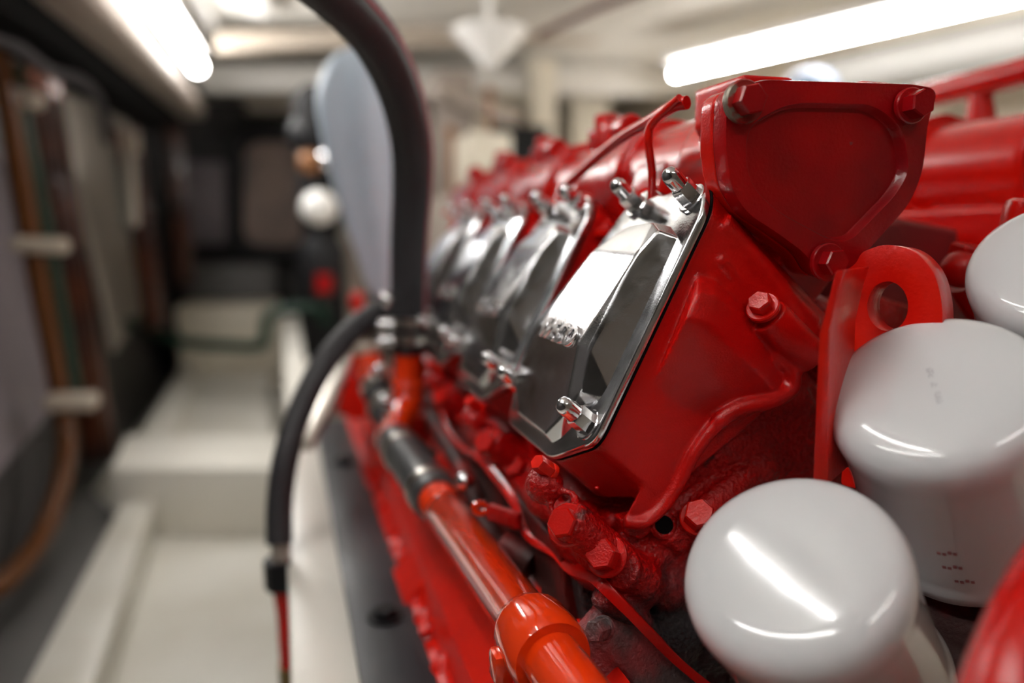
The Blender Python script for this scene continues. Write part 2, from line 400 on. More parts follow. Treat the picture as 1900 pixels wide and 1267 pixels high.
# fluorescent fixtures
def lamp(a, b_, r, lab, hw=.16, tm='tube'):
    t = thing('strip_lamp', (a + b_) / 2, lab, 'lamp', None)
    d = (b_ - a).normalized(); up = Vector((0, 0, 1)); x = d.cross(up).normalized(); u = x.cross(d)
    MB().bar(a - d * .03 + u * (r + .03), b_ + d * .03 + u * (r + .03), hw, .022).build('housing', M['fixture'], t, bevel=.004)
    MB().lathe(a - d * .0, d, [(r * .6, -r * .5), (r, 0), (r, (b_ - a).length), (r * .6, (b_ - a).length + r * .5)], 20).build('tube', M[tm], t)
    return t
lamp(at(1252, 138, Z=.42), at(2150, -66, Z=.42), .0115, 'long bright fluorescent strip lamp at top right above the engine', .05)
lamp(at(366, 124, Z=.53), at(190, -130, Z=.53), .0230, 'bright fluorescent strip lamp at top left over the walkway', .05, 'tube_soft')
lamp(Vector((-.20, .20, .61)), Vector((-.20, .72, .61)), .0065, 'short strip lamp on the ceiling over the viewer', .05)
lamp(Vector((-.64, .50, .61)), Vector((-.28, .02, .61)), .0075, 'short strip lamp on the ceiling above and left of the viewer', .05)
lamp(Vector((1.74, 2.35, .30)), Vector((1.74, 3.15, .30)), .010, 'added fill lamp for the far right, hidden behind the end plate', .05)  # added out of sight to brighten the background right of the hose
lamp(Vector((.0, -.40, .61)), Vector((.55, -.40, .61)), .0055, 'added fill lamp for the near engine faces, behind the viewer', .05)  # extra lamp, unseen, added to brighten the near faces of the engine
tag(MB().bar(at(398, 60, Z=.68), at(330, -40, Z=.68), .07, .035).build('light_patch_box', M['fixture'], bevel=.006), 'white box standing in for a light patch right of the top left lamp', 'batten')  # white box in place of a faint light patch on the ceiling
tag(MB().bar(at(490, 24, Z=.68), at(450, -60, Z=.68), .08, .035).build('light_patch_box', M['fixture'], bevel=.006), 'white box standing in for a light patch just left of the big hose', 'batten')  # second light patch, also shaped as a white box
# long white duct under the right lamp
t = thing('ceiling_duct', at(1600, 60, Z=.56), 'long white ceiling duct behind the top right strip lamp', 'duct')
MB().bar(at(1260, 120, Z=.60), at(2300, -130, Z=.60), .10, .06).build('duct', M['beige'], t, bevel=.01)
t = thing('ceiling_pipe', at(1600, 90, Z=.44), 'grey painted pipe running below the top right strip lamp', 'pipe')
MB().tube([at(1480, 160, Z=.40), at(1900, 75, Z=.40), at(2200, 20, Z=.40)], .055, 20).build('pipe', mat('grey pipe paint', srgb(128, 125, 120), .5), t)
t = thing('blue_bundle', P(1505, 155, 1.6), 'blurred slate blue rounded bundle peeking over the end plate', 'bundle')
MB().sphere(P(1505, 165, 1.6), (.06, .06, .045)).build('body', mat('slate blue canvas', srgb(120, 130, 150), .6), t)

# floor frames
def slab(pts, z0, z1, name, m, lab, cat, bev=.006):
    """solid whose top is traced on the plane z1 and that reaches down to z0"""
    top = [at(x, y, Z=z1) for x, y in pts]
    return tag(MB().extrude(top, (0, 0, z0 - z1)).build(name, m, bevel=bev), lab, cat)
slab([(205, 868), (528, 868), (516, 806), (232, 806)], FZ, -.576, 'cross_frame', M['bilge2'], 'white cross frame spanning the walkway floor', 'frame')
slab([(165, 1290), (286, 930), (236, 912), (35, 1290)], FZ, -.66, 'floor_stringer', M['bilge'], 'white lengthwise stringer on the floor, nearest left', 'stringer')
slab([(262, 806), (345, 660), (372, 660), (325, 806)], FZ, -.60, 'floor_stringer', M['bilge'], 'white lengthwise stringer beyond the cross frame', 'stringer')
slab([(300, 812), (505, 812), (500, 645), (345, 645)], FZ, -.66, 'floor_plate', M['bilge'], 'off-white floor plate beyond the cross frame', 'plate')
def stepbox(x0, x1, y0, y1, zt, m, lab):
    a, b_ = at(x0, 560, Y=y0).x, at(x1, 560, Y=y0).x
    tag(MB().box(((a + b_) / 2, (y0 + y1) / 2, (zt + FZ) / 2), (b_ - a, y1 - y0, zt - FZ)).build('step', m, bevel=.006), lab, 'step')
stepbox(325, 520, 3.9, 4.22, -.345, M['cream'], 'cream step at the far end of the walkway')
stepbox(345, 512, 4.225, 4.6, -.17, M['darkgrey'], 'dark grey landing before the far bulkhead')
slab([(-80, 1290), (60, 1290), (215, 950), (140, 880), (-80, 1000)], FZ, -.72, 'bilge_shelf', M['darkgrey'], 'dark shelf at the lower left beside the stringer', 'shelf')
tag(MB().tube(smooth_path([P(200, 655, 3.2), P(235, 600, 3.4), P(330, 632, 3.3), P(430, 642, 3.2), P(488, 638, 3.1), P(495, 592, 3.1), P(525, 575, 3.1), P(590, 572, 3.1), P(605, 600, 3.1)], 6), .022, 12).build('floor_pipe', M['green']), 'dark green pipe bending along the far floor', 'pipe')
# amber hose with white clamps and green pipe on the hull side
t = thing('fuel_hose', P(60, 450, 1.9), 'amber hose hanging down the hull side in white clamps', 'hose')
hp = smooth_path([P(-8, 60, 1.9), P(12, 180, 1.9), P(58, 450, 1.95), P(112, 740, 2.0), P(122, 850, 1.95), P(85, 980, 1.8), P(20, 1070, 1.6), P(-60, 1120, 1.5)])
MB().tube(hp, .021, 16).build('hose', M['amber'], t)
for (x, y) in ((26, 182), (76, 455), (134, 745)):
    c = P(x, y, 1.93); MB().box(c, (.105, .07, .036), (Vector((.98, .1, -.06)), Vector((0, 1, 0)), Vector((.06, 0, 1)))).build('clamp', M['clampw'], t, bevel=.014, seg=4)
tag(MB().tube(smooth_path([P(30, 120, 2.0), P(52, 260, 2.0), P(90, 450, 2.05), P(140, 720, 2.1)]), .015, 12).build('green_pipe', M['green']), 'thin green pipe behind the amber hose', 'pipe')
tag(MB().tube(smooth_path([P(205, 190, 2.8), P(232, 240, 2.8), P(240, 285, 2.8), P(248, 420, 2.8)]), .016, 12).build('light_pipe', M['panel']), 'short grey pipe entering the small hull side box', 'pipe')
tag(MB().box(P(243, 265, 2.75), (.05, .05, .06)).build('pipe_elbow', M['clampw'], bevel=.01), 'beige elbow block above the small hull side box', 'fitting')

# far bulkhead: rounded door, dark machinery
t = thing('bulkhead_hatch', P(510, 460, 4.5), 'rounded hatch with pinkish panel in the far bulkhead', 'hatch')
def rr(x0, y0, x1, y1, Y, r):
    pts = round_poly([(x0, y0), (x1, y0), (x1, y1), (x0, y1)], r, 8); return [P(p[0], p[1], Y) for p in pts]
MB().holed(rr(432, 240, 592, 480, 4.5, 45), [rr(452, 262, 574, 458, 4.5, 38)], (0, .06, 0)).build('frame', M['black'], t)
MB().extrude(rr(450, 262, 574, 456, 4.54, 38), (0, .03, 0)).build('panel', M['door'], t)
tag(MB().extrude([P(x, y, 4.52) for x, y in ((345, 300), (418, 300), (420, 455), (350, 455))], (0, .05, 0)).build('lining_board', M['panel2'], bevel=.01), 'dull grey board left of the rounded hatch', 'board')
tag(MB().box(P(505, 192, 4.3), (.26, .08, .10)).build('lamp_box', M['panel'], bevel=.02), 'pale fitting under the far white cross beam', 'fitting')
t = thing('pump_unit', P(600, 560, 2.5), 'black pump unit standing left of the pale blue cover', 'pump')
MB().lathe(P(600, 560, 2.5), (0, 0, 1), [(.06, 0), (.07, .03), (.07, .16), (.05, .2), (.065, .24), (.065, .40), (.05, .44), (.07, .5), (.07, .60), (.04, .64)], 24).build('body', M['black'], t)
MB().sphere(P(592, 385, 2.38), (.052, .05, .05)).build('filter_bowl', M['fixture'], t)
MB().sphere(P(575, 302, 2.4), .035).build('fitting', M['copper'], t)
MB().sphere(P(609, 295, 2.38), .03).build('gauge', M['chrome'], t)
MB().cyl(P(602, 508, 2.4), P(602, 542, 2.4), .024).build('red_cap', M['redplate'], t)
MB().sphere(P(580, 250, 2.45), (.07, .05, .07)).build('motor', M['black'], t)
tag(MB().box(P(660, 520, 2.6), (.06, .05, .5)).build('bracket_post', M['taupe'], bevel=.01), 'taupe upright between the pump unit and the blue cover', 'post')

# pale blue cover: a sheet gathered round something tall, with folds
t = thing('cover_sheet', P(690, 540, 1.5), 'pale blue cover sheet draped behind the big black hose', 'cover')
loops = []
prof = [(672, 86, 20), (666, 105, 45), (672, 140, 72), (682, 190, 92), (692, 260, 92), (704, 340, 82), (715, 420, 68), (724, 500, 48), (728, 560, 36)]
for i, (x, y, hw) in enumerate(prof):
    c = P(x, y, 1.5); r = hw / F * 1.56
    loops.append([c + Vector((math.cos(a) * r * (1 + .06 * math.sin(5 * a + i * .5)), math.sin(a) * r * .7 * (1 + .09 * math.sin(7 * a + i * .35)), 0)) for a in [2 * math.pi * k / 48 for k in range(48)]])
mb = MB(); mb.loft(loops); me = mb.mesh('sheet'); me.materials.append(M['cloth'])
me = eval_mods(me, [('SUBSURF', dict(levels=2, render_levels=2))]); me.shade_smooth(); link('sheet', me, t)

# ------------------------------------------------------------------ engine bed
GX = [0.0, .056, .098]; GZ = -.352
struct_g = tag(MB().box((.022, 2.0, (GZ + FZ) / 2), (.058, 3.8, GZ - FZ)).build('engine_girder', M['bilge2'], bevel=.004), 'long white girder that carries the engine, left of the dark rail', 'girder')
t = thing('mounting_rail', (.08, .9, GZ), 'dark grey mounting rail along the foot of the red engine', 'rail')
MB().box((.075, .92, GZ + .003), (.058, 1.10, .010)).build('rail', M['rail'], t, bevel=.002)
MB().box((.049, .95, GZ - .04), (.006, 1.15, .08)).build('web', M['rail'], t, bevel=.001)
for Y in (.68, 1.18):
    MB().hexp((.077, Y, GZ + .008), (0, 0, 1), .011, .009).lathe((.077, Y, GZ + .006), (0, 0, 1), [(.017, 0), (.017, .004)], 20).build('bolt', M['black'], t)

# ------------------------------------------------------------------ engine sump side and block
PX = [(.100, -.345), (.112, -.340), (.118, -.318), (.150, -.272), (.178, -.250), (.178, -.40), (.100, -.40)]
t = thing('engine_sump', (.14, .9, -.40), 'bright red engine side casting between the dark rail and the coolant pipe', 'engine part')
mb = MB()
mb.extrude([(x, .36, z) for x, z in PX], (0, 1.12, 0))
for (y0, y1, dx, h) in ((.36, .63, .012, .012), (.70, .78, -.002, .018), (.86, 1.0, .004, .02), (1.06, 1.16, .004, .03)):
    mb.extrude([(.090 + dx, y0, -.352), (.108 + dx, y0, -.352 + h), (.128, y0, -.318 + h * .4), (.15, y0, -.35)], (0, y1 - y0, 0))
for i in range(9):
    y = .42 + i * .082; mb.lathe(Vector((.108, y, -.343)), (-.5, 0, .85), [(.007, 0), (.007, .006)], 12)
mb.box((.16, .68, -.27), (.03, .05, .03)); mb.box((.145, .80, -.285), (.03, .03, .03))
mb.box((.15, 1.02, -.265), (.05, .07, .06))
cast(mb, 'casting', M['pan'], t, .002, 4)
for i in range(5):
    y = .47 + i * .16
    MB().hexp((.106, y, -.338), (-.45, 0, .9), .0065, .006).build('bolt', M['pan'], t, smooth=20)

E_ = Vector((math.cos(math.radians(-42)), 0, math.sin(math.radians(-42))))    # along a cylinder, downwards
t = thing('engine_block', (.35, .8, -.45), 'rough red engine block casting below the cylinder heads, bare grey low down', 'engine block')
BLK = t
mb = MB()
sect = [(.166, -.192), (.206, -.172), (.315, -.085), (.40, -.075), (.50, -.09), (.62, -.18), (.62, -.43), (.205, -.43), (.186, -.30)]
mb.extrude([(x, .445, z) for x, z in sect], (0, .76, 0))
# near face relief, traced at its own depth
def NP(x, y, Y=.43): return at(x, y, Y=Y)
mb.hull([NP(x, y, .424) for x, y in ((1165, 985), (1240, 930), (1330, 870), (1500, 760), (1540, 900), (1620, 1260), (1380, 1300), (1250, 1200), (1130, 1080), (1130, 1030))] +
        [NP(x, y, .470) for x, y in ((1165, 985), (1330, 870), (1500, 760), (1620, 1260), (1380, 1300), (1130, 1080))])
for (x, y, Y, r) in ((1185, 1085, .418, (.017, .014, .015)), (1240, 1095, .420, (.013, .012, .014)), (1150, 1060, .414, (.013, .012, .014)), (1290, 1060, .424, (.03, .012, .02)),
                     (1210, 1030, .424, (.018, .01, .012)), (1245, 1180, .420, (.026, .014, .022)), (1330, 1190, .425, (.03, .016, .02))):
    mb.sphere(NP(x, y, Y), r, 12)
mb.tube(smooth_path([NP(1240, 1010, .42), NP(1300, 950, .42), NP(1370, 890, .424), NP(1420, 860, .43)]), [.010] * 20 + [.013] * 30, 14)
mb.cyl(NP(1148, 1052, .405), NP(1210, 1080, .44), .0125)
mb.cyl(NP(1308, 975, .405), NP(1340, 1030, .44), .0105)
mb.cyl(NP(1232, 975, .418), NP(1260, 1000, .44), .0115)
mb.tube(smooth_path([NP(1115, 1100, .41), NP(1180, 1150, .413), NP(1240, 1215, .415), NP(1300, 1290, .415)]), .009, 12)
for k in range(4):
    o = Vector((0, .18 * k, 0))
    mb.cyl(NP(1052, 962, .412) + o, NP(1052, 962, .412) + o + E_ * .07, .0125)
    mb.sphere(NP(1010, 925, .50) + o, (.013, .03, .013), 10); mb.sphere(NP(1010, 900, .44) + o, (.012, .012, .012), 10)
    rc = NP(1046, 938, .425) + o; ra = Vector((-.62, -.62, .46)).normalized(); r1_, r2_ = perp(ra)
    mb.tube([rc + (r1_ * math.cos(q) + r2_ * math.sin(q)) * .0085 for q in [2 * math.pi * j / 20 for j in range(21)]], .0026, 8)
    if k: mb.cyl(NP(1148, 1052, .410) + o, NP(1148, 1052, .410) + o + E_ * .05, .0125)
    mb.sphere(NP(1075, 985, .46) + o, (.02, .024, .02), 10); mb.sphere(NP(1100, 1020, .43) + o, (.012, .02, .012), 10)
cast(mb, 'casting', M['block'], t, .0019, 5)
# threaded hole, the shade inside it made as a black disc
h = NP(1231, 974, .4165)
MB().lathe(h, (-.25, -.85, .4), [(.0085, -.004), (.0085, .001), (.0068, .0022)], 24).build('hole_rim', M['redrough'], t)
MB().lathe(h, (-.25, -.85, .4), [(.0055, -.002), (.0055, .0026)], 24).build('hole_shade', M['gasket'], t)
def bolt(parent, p, axis, r, h, wr, m, name='hex_bolt', wm=None, tw=.3, wh=.0028):
    a = Vector(axis).normalized(); p = Vector(p)
    bo = MB().hexp(p - a * h, a, r, h, .12, tw).build(name, m, parent, smooth=20)
    MB().lathe(p - a * (h + wh), a, [(wr, 0), (wr, wh * .75), (wr * .93, wh)], 28).build('washer', wm or m, bo)
    return bo
BA = (-.62, -.62, .46)
bolt(t, NP(1112, 1026, .397), BA, .0092, .0105, .0125, M['redhead'])
bolt(t, NP(1298, 950, .397), (-.30, -.70, .55), .0088, .011, .0105, M['red'])
for k in range(4):
    o = Vector((0, .18 * k, 0))
    bolt(t, NP(1040, 968, .404) + o, BA, .0088, .010, .0125, M['red'])
    if k: bolt(t, NP(1112, 1026, .400) + o, BA, .0092, .0105, .0125, M['red'])
    bolt(t, NP(996, 856, .432) + o, (-.7, -.3, .6), .0052, .012, .0058, M['eye'])
# block side wall in the recess behind the coolant pipe
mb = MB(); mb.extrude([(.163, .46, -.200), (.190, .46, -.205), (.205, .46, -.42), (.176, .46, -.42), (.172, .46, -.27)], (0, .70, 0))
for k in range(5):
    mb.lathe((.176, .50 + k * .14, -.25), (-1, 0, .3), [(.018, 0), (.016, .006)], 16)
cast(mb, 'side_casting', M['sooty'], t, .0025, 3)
# lower near flange, bare and dirty
t = thing('front_flange', NP(1200, 1260, .41), 'thick grimy red and grey flange at the bottom, left of the nearest white filter', 'flange')
mb = MB(); fu = Vector((-.45, -.45, .77)).normalized()
mb.bar(P(1100, 1138, .418), P(1255, 1300, .397), .026, .022, fu)
mb.bar(P(1085, 1195, .412), P(1165, 1310, .40), .016, .018, fu)
mb.sphere(P(1140, 1240, .408), (.010, .010, .008), 10); mb.sphere(P(1195, 1205, .412), (.009, .010, .005), 10)
cast(mb, 'casting', M['flange'], t, .0013, 3)
bolt(t, NP(1100, 1172, .390), (-.75, -.55, .2), .0062, .010, .0070, M['flange'])

# thin gasket plate edge winding along the block
t = thing('baffle_strip', NP(1060, 1040, .42), 'thin wavy red plate edge running along the block under the heads', 'strip')
def onl(x, y): return at(x, y, Y=.41 * 578 / (x - 522))
pa = [onl(795, 705), onl(822, 790), onl(850, 832), onl(880, 850), onl(905, 880), onl(945, 935), onl(965, 985), onl(985, 1010), onl(1020, 1030), onl(1050, 1062), onl(1090, 1078), onl(1110, 1095)]
pa = pa + [at(1165, 1148, Y=.392), at(1245, 1228, Y=.388), at(1335, 1300, Y=.385)]
sp = smooth_path(pa, 5); loops = []
for i, p in enumerate(sp):
    kk = i / len(sp); wv = Vector((.7, .12, -.7)) * .016; th = Vector((.7, 0, .7)) * (.0052 + .0045 * math.exp(-((kk - .68) / .12) ** 2) + .003 * math.exp(-((kk - .3) / .1) ** 2))
    loops.append([p, p + th, p + th + wv, p + wv])
MB().loft(loops).build('plate', M['red'], t, bevel=.0006)

# ------------------------------------------------------------------ cylinder heads and polished covers
TH = math.radians(63.3)
S = Vector((math.cos(TH), 0, math.sin(TH))); N_ = Vector((-math.sin(TH), 0, math.cos(TH))); YY = Vector((0, 1, 0))
Q = at(1110, 835, Y=.41)
def C(u, v, h=0): return Q + S * u + YY * v + N_ * h
JD = Vector((math.cos(math.radians(38)), 0, math.sin(math.radians(38)))); JN = Vector((-JD.z, 0, JD.x)); JQ = at(1160, 975, Y=.41)
def tojoint(p):
    return p + E_ * ((JN.dot(JQ - p)) / JN.dot(E_))
FL = [(.002, -.001), (-.021, .045), (-.021, .140), (.006, .161), (.055, .160), (.118, .130), (.150, .112), (.166, .098), (.167, .080), (.160, .060), (.167, .040), (.167, .014), (.150, 0)]
FLR = [.010, .008, .010, .010, .01, .01, .006, .009, .01, .01, .012, .014, .016]
flp = round_poly(FL, FLR, 4)

def make_head():
    t = thing('cylinder_head', tojoint(C(.02, .08)), 'nearest red cylinder head, its side facing the viewer', 'cylinder head', 'red cylinder heads')
    mb = MB()
    g = [(u, v) for u, v in flp]
    top = [C(u, max(v, .0015) if v < .05 else v * .985, -.0005) for u, v in g]
    mb.loft([top, [tojoint(p) for p in top]])
    # ports bulge on the near side
    def H(x, y, Y): return at(x, y, Y=Y)
    mb.hull([H(1274, 588, .395), H(1318, 600, .395), H(1296, 545, .400), H(1326, 548, .402), H(1350, 640, .396), H(1440, 722, .400), H(1340, 720, .402)] +
            [H(x, y, .414) for x, y in ((1296, 500), (1328, 512), (1400, 580), (1478, 660), (1480, 712), (1440, 746), (1350, 800), (1240, 760), (1205, 722))] +
            [H(x, y, .44) for x, y in ((1330, 540), (1478, 680), (1440, 740), (1230, 740))])
    mb.tube(smooth_path([H(1158, 968, .414), H(1195, 968, .412), H(1232, 938, .412), H(1262, 892, .411), H(1290, 840, .409), H(1335, 782, .406), H(1375, 755, .404), H(1430, 744, .402), H(1466, 722, .403), H(1470, 690, .404), H(1448, 668, .407), H(1442, 655, .408), H(1462, 640, .412), H(1495, 632, .414)], 6), [.0040] * 30 + [.0052] * 60, 12)
    mb.hull([H(x, y, .412) for x, y in ((1300, 700), (1380, 780), (1440, 745), (1250, 895), (1180, 965), (1160, 960))] + [H(x, y, .44) for x, y in ((1300, 700), (1380, 780), (1440, 745), (1250, 895), (1180, 965), (1160, 960))])
    # bolt boss
    b0 = H(1424, 585, .405); mb.cyl(b0, b0 + E_ * .040, .0118, .0125)
    mb.hull([b0 + Vector(d) for d in ((.006, .01, .012), (.012, .02, .012), (.03, .02, -.012), (.03, .01, -.012), (0, .014, -.02), (.03, .014, -.034))])
    # upper edge rib and small rib
    mb.tube([H(1334, 415, .418), H(1395, 485, .418), H(1452, 552, .418), H(1500, 600, .42)], .0085, 12)
    mb.tube([H(1330, 480, .414), H(1352, 505, .4135), H(1380, 540, .414)], [.0045, .0040, .0025], 10)
    mb.sphere(H(1108, 905, .412), (.0018, .0018, .0018), 8)
    # inlet neck towards the intake manifold
    c1 = C(.13, .06, -.02) + E_ * .05
    mb.hull([c1 + Vector(d) for d in ((0, -.03, 0), (0, .03, 0), (.03, -.03, -.02), (.03, .03, -.02), (.04, -.022, .05), (.04, .022, .05), (.075, -.022, .03), (.075, .022, .03))])
    cast(mb, 'rocker_housing', M['redhead'], t, .00115, 4, .55)
    # lower head body
    mb = MB()
    a = [tojoint(C(-.012, .05)), tojoint(C(.01, .02)), tojoint(C(.06, .012)), tojoint(C(.13, .018)), tojoint(C(.15, .05)), tojoint(C(.15, .14)), tojoint(C(-.012, .15))]
    mb.loft([a, [p + E_ * .05 + JN * -.01 for p in a]])
    mb.hull([H(x, y, .425) for x, y in ((1380, 800), (1500, 720), (1545, 850), (1440, 900))] + [H(x, y, .46) for x, y in ((1380, 800), (1500, 720), (1545, 850), (1440, 900))])
    mb.extrude([H(x, y, .417) for x, y in ((1150, 965), (1225, 950), (1215, 985), (1190, 1003), (1165, 998))], (0, .012, 0))
    mb.sphere(H(1350, 900, .435), (.02, .012, .013), 10)
    mb.cyl(H(1470, 600, .44), H(1545, 680, .44), .014)
    cast(mb, 'head_casting', M['redrough'], t, .0016, 4)
    # gasket line under the polished cover
    MB().loft([[C(u * 1.003, v * 1.0, -.0006) for u, v in flp], [C(u * 1.003, v, .0004) for u, v in flp]]).build('gasket', M['gasket'], t)
    bolt(t, H(1407, 556, .398), -E_ + Vector((0, -.45, 0)), .0068, .0065, .0098, M['red'], tw=.9, wh=.003)
    return t
head0 = make_head()

MD = Vector((-.77, -.13, .63)).normalized()
def make_cover():
    t = thing('valve_cover', C(0, .08), 'nearest polished aluminium valve cover with raised brand lettering, in sharp focus', 'valve cover', 'polished valve covers')
    # flange with rounded lip
    prof = [(1.0, .0006), (1.0, .0045), (.992, .0062)]
    cu, cv = .07, .075
    loops = [[C(cu + (u - cu) * k, cv + (v - cv) * k, h) for u, v in flp] for k, h in prof]
    fl = MB().loft(loops)
    dome = MB()
    base = [(-.014, .046), (-.014, .132), (.010, .148), (.055, .148), (.110, .124), (.140, .086), (.140, .030), (.132, .0115), (.030, .0105), (.016, .022)]
    d1 = [C(u, v, .001) for u, v in base]
    tops = [(-.009, .052, .0125), (-.009, .112, .0125), (.012, .130, .019), (.050, .026, .0285), (.050, .018, .0245), (.052, .104, .0285), (.052, .126, .024), (.024, .020, .017), (.112, .020, .0225), (.112, .086, .0235), (.130, .018, .0175), (.132, .062, .0185), (.135, .030, .018), (.010, .028, .0165)]
    dome.hull(d1 + [C(*p) for p in tops])
    fl.v += []
    me = dome.mesh('lid')
    bm = bmesh.new(); bm.from_mesh(me); bmesh.ops.dissolve_limit(bm, angle_limit=math.radians(2), verts=bm.verts, edges=bm.edges); bm.to_mesh(me); bm.free()
    me.shade_smooth(); me = eval_mods(me, [('BEVEL', dict(width=.0016, segments=3, limit_method='ANGLE', angle_limit=math.radians(4), harden_normals=True))]); me.materials.append(M['polished'])
    # raised lettering pad across the dome
    link('lid', me, t)
    fme = fl.mesh('flange'); fme = bevelled(fme, .0012, 3); fme.materials.append(M['polished']); fme.shade_smooth(); fme.set_sharp_from_angle(angle=math.radians(40))
    link('flange', fme, t)
    # lettering
    cu_ = bpy.data.curves.new('letters', 'FONT'); cu_.body = 'IVECO'; cu_.size = .0190; cu_.extrude = .0009; cu_.bevel_depth = .0002; cu_.bevel_resolution = 1
    cu_.shear = .12; cu_.offset = .0005; cu_.align_x = 'CENTER'; cu_.space_character = 1.12
    o = bpy.data.objects.new('tmp', cu_); col.objects.link(o)
    dg = bpy.context.evaluated_depsgraph_get(); dg.update()
    lm = bpy.data.meshes.new_from_object(o.evaluated_get(dg)); bpy.data.objects.remove(o)
    # lay the word on the upper face of the dome, reading away-to-near
    a, b_, c = C(.051, .104, .0287), C(.051, .026, .0287), C(.112, .05, .0232)
    ex = (b_ - a).normalized(); ez = ex.cross(c - a).normalized(); ez = ez if ez.dot(N_) > 0 else -ez; ey = ez.cross(ex)
    org = (a + b_) / 2 - ey * .0045 + ex * .002 + ez * .0006
    lm.transform(Matrix(((ex.x, ey.x, ez.x, org.x), (ex.y, ey.y, ez.y, org.y), (ex.z, ey.z, ez.z, org.z), (0, 0, 0, 1))))
    lm.materials.clear(); lm.materials.append(M['chrome']); link('raised_lettering', lm, t)
    # cap nuts
    for u, v in ((.010, .0125), (.156, .018), (.154, .092), (.008, .140)):
        p = C(u, v, .006)
        mb = MB().hexp(p + MD * .001, MD, .0071, .0115, .1, .25)
        mb.lathe(p + MD * .011, MD, [(.0056, 0), (.0056, .0085), (.0052, .0112), (.0040, .0134), (.002, .0147), (.0002, .0152)], 24)
        n = mb.build('cap_nut', M['chrome'], t, smooth=30)
        MB().lathe(p - N_ * .0002, (N_ + MD).normalized(), [(.0098, 0), (.0098, .0014), (.0090, .0020), (.0070, .0020)], 28).build('washer', M['chrome'], n)
    return t
cover0 = make_cover()
place = ['nearest', 'second', 'third', 'farthest']
for k in (1, 2, 3):
    h = copy_tree(head0); h.location.y += .18 * k; h['label'] = {1: 'second red cylinder head, just behind the nearest one', 2: 'third red cylinder head from the front of the row', 3: 'farthest red cylinder head, close to the big black hose'}[k]
    c = copy_tree(cover0); c.location.y += .18 * k; c['label'] = {1: 'second polished valve cover, slightly blurred, behind the lettered nearest one', 2: 'third polished valve cover along the row, blurred', 3: 'farthest polished valve cover, beside the big black hose'}[k]

# ------------------------------------------------------------------ intake manifold
t = thing('intake_manifold', P(1500, 400, .45), 'glossy red log shaped intake manifold above the polished covers', 'manifold')
MC = at(1537, 308, Y=.41); MR = .0455
out = [(1350, 165), (1420, 148), (1690, 156), (1742, 165), (1722, 225), (1712, 320), (1688, 378), (1640, 432), (1596, 480), (1575, 515), (1520, 515), (1497, 472), (1440, 430), (1385, 395), (1356, 345), (1346, 270)]
outr = [30, 12, 12, 28, 20, 40, 30, 40, 20, 25, 25, 20, 40, 40, 40, 30]
op = round_poly(out, outr, 5)
inn = [(1390, 232), (1462, 190), (1622, 193), (1676, 236), (1688, 318), (1662, 362), (1578, 448), (1540, 446), (1440, 392), (1394, 345), (1382, 285)]
ip = round_poly(inn, [30, 45, 45, 40, 40, 40, 30, 30, 50, 40, 40], 6)
def sc2(pts, k, cx, cy): return [(cx + (p[0] - cx) * k, cy + (p[1] - cy) * k) for p in pts]
pp = lambda pts, Y: [at(x, y, Y=Y) for x, y in pts]
mb = MB()
O3 = pp(op, .399); I3 = pp(ip, .399)
bmx = bmesh.new()
vo = [bmx.verts.new(p) for p in O3]; vi = [bmx.verts.new(p) for p in I3]
for L in (vo, vi):
    for i in range(len(L)): bmx.edges.new((L[i], L[(i + 1) % len(L)]))
bmesh.ops.triangle_fill(bmx, use_beauty=True, use_dissolve=False, edges=bmx.edges[:])
def ring(prev, pts):
    nv = [bmx.verts.new(p) for p in pts]; n = len(nv)
    for i in range(n): bmx.faces.new((prev[i], prev[(i + 1) % n], nv[(i + 1) % n], nv[i]))
    return nv
r1 = ring(vi, [p + Vector((0, .0010, 0)) for p in pp(sc2(ip, .985, 1537, 310), .399)])
r2 = ring(r1, [p + Vector((0, .0052, 0)) for p in pp(sc2(ip, .965, 1537, 310), .399)])
r3 = ring(r2, [p + Vector((0, .0062, 0)) for p in pp(sc2(ip, .945, 1537, 310), .399)])
bmx.faces.new(r3)
r4 = ring(vo, [p + Vector((0, .0012, 0)) + (p - O3[0]) * 0 for p in pp(sc2(op, 1.006, 1537, 310), .399)])
r5 = ring(r4, [p + Vector((0, .0125, 0)) for p in pp(sc2(op, 1.006, 1537, 310), .399)])
bmx.faces.new(r5)
bmesh.ops.recalc_face_normals(bmx, faces=bmx.faces)
me = bpy.data.meshes.new('end_plate'); bmx.to_mesh(me); bmx.free(); me.materials.append(M['redplate'])
me.shade_smooth(); me.set_sharp_from_angle(angle=math.radians(38)); ep = link('end_plate', me, t); ep['label'] = 'dark red end plate with a recessed centre'
MB().extrude([p + Vector((0, .0125, 0)) for p in pp(sc2(op, .995, 1537, 310), .399)], (0, .0015, 0)).build('plate_gasket', M['gasket'], t)
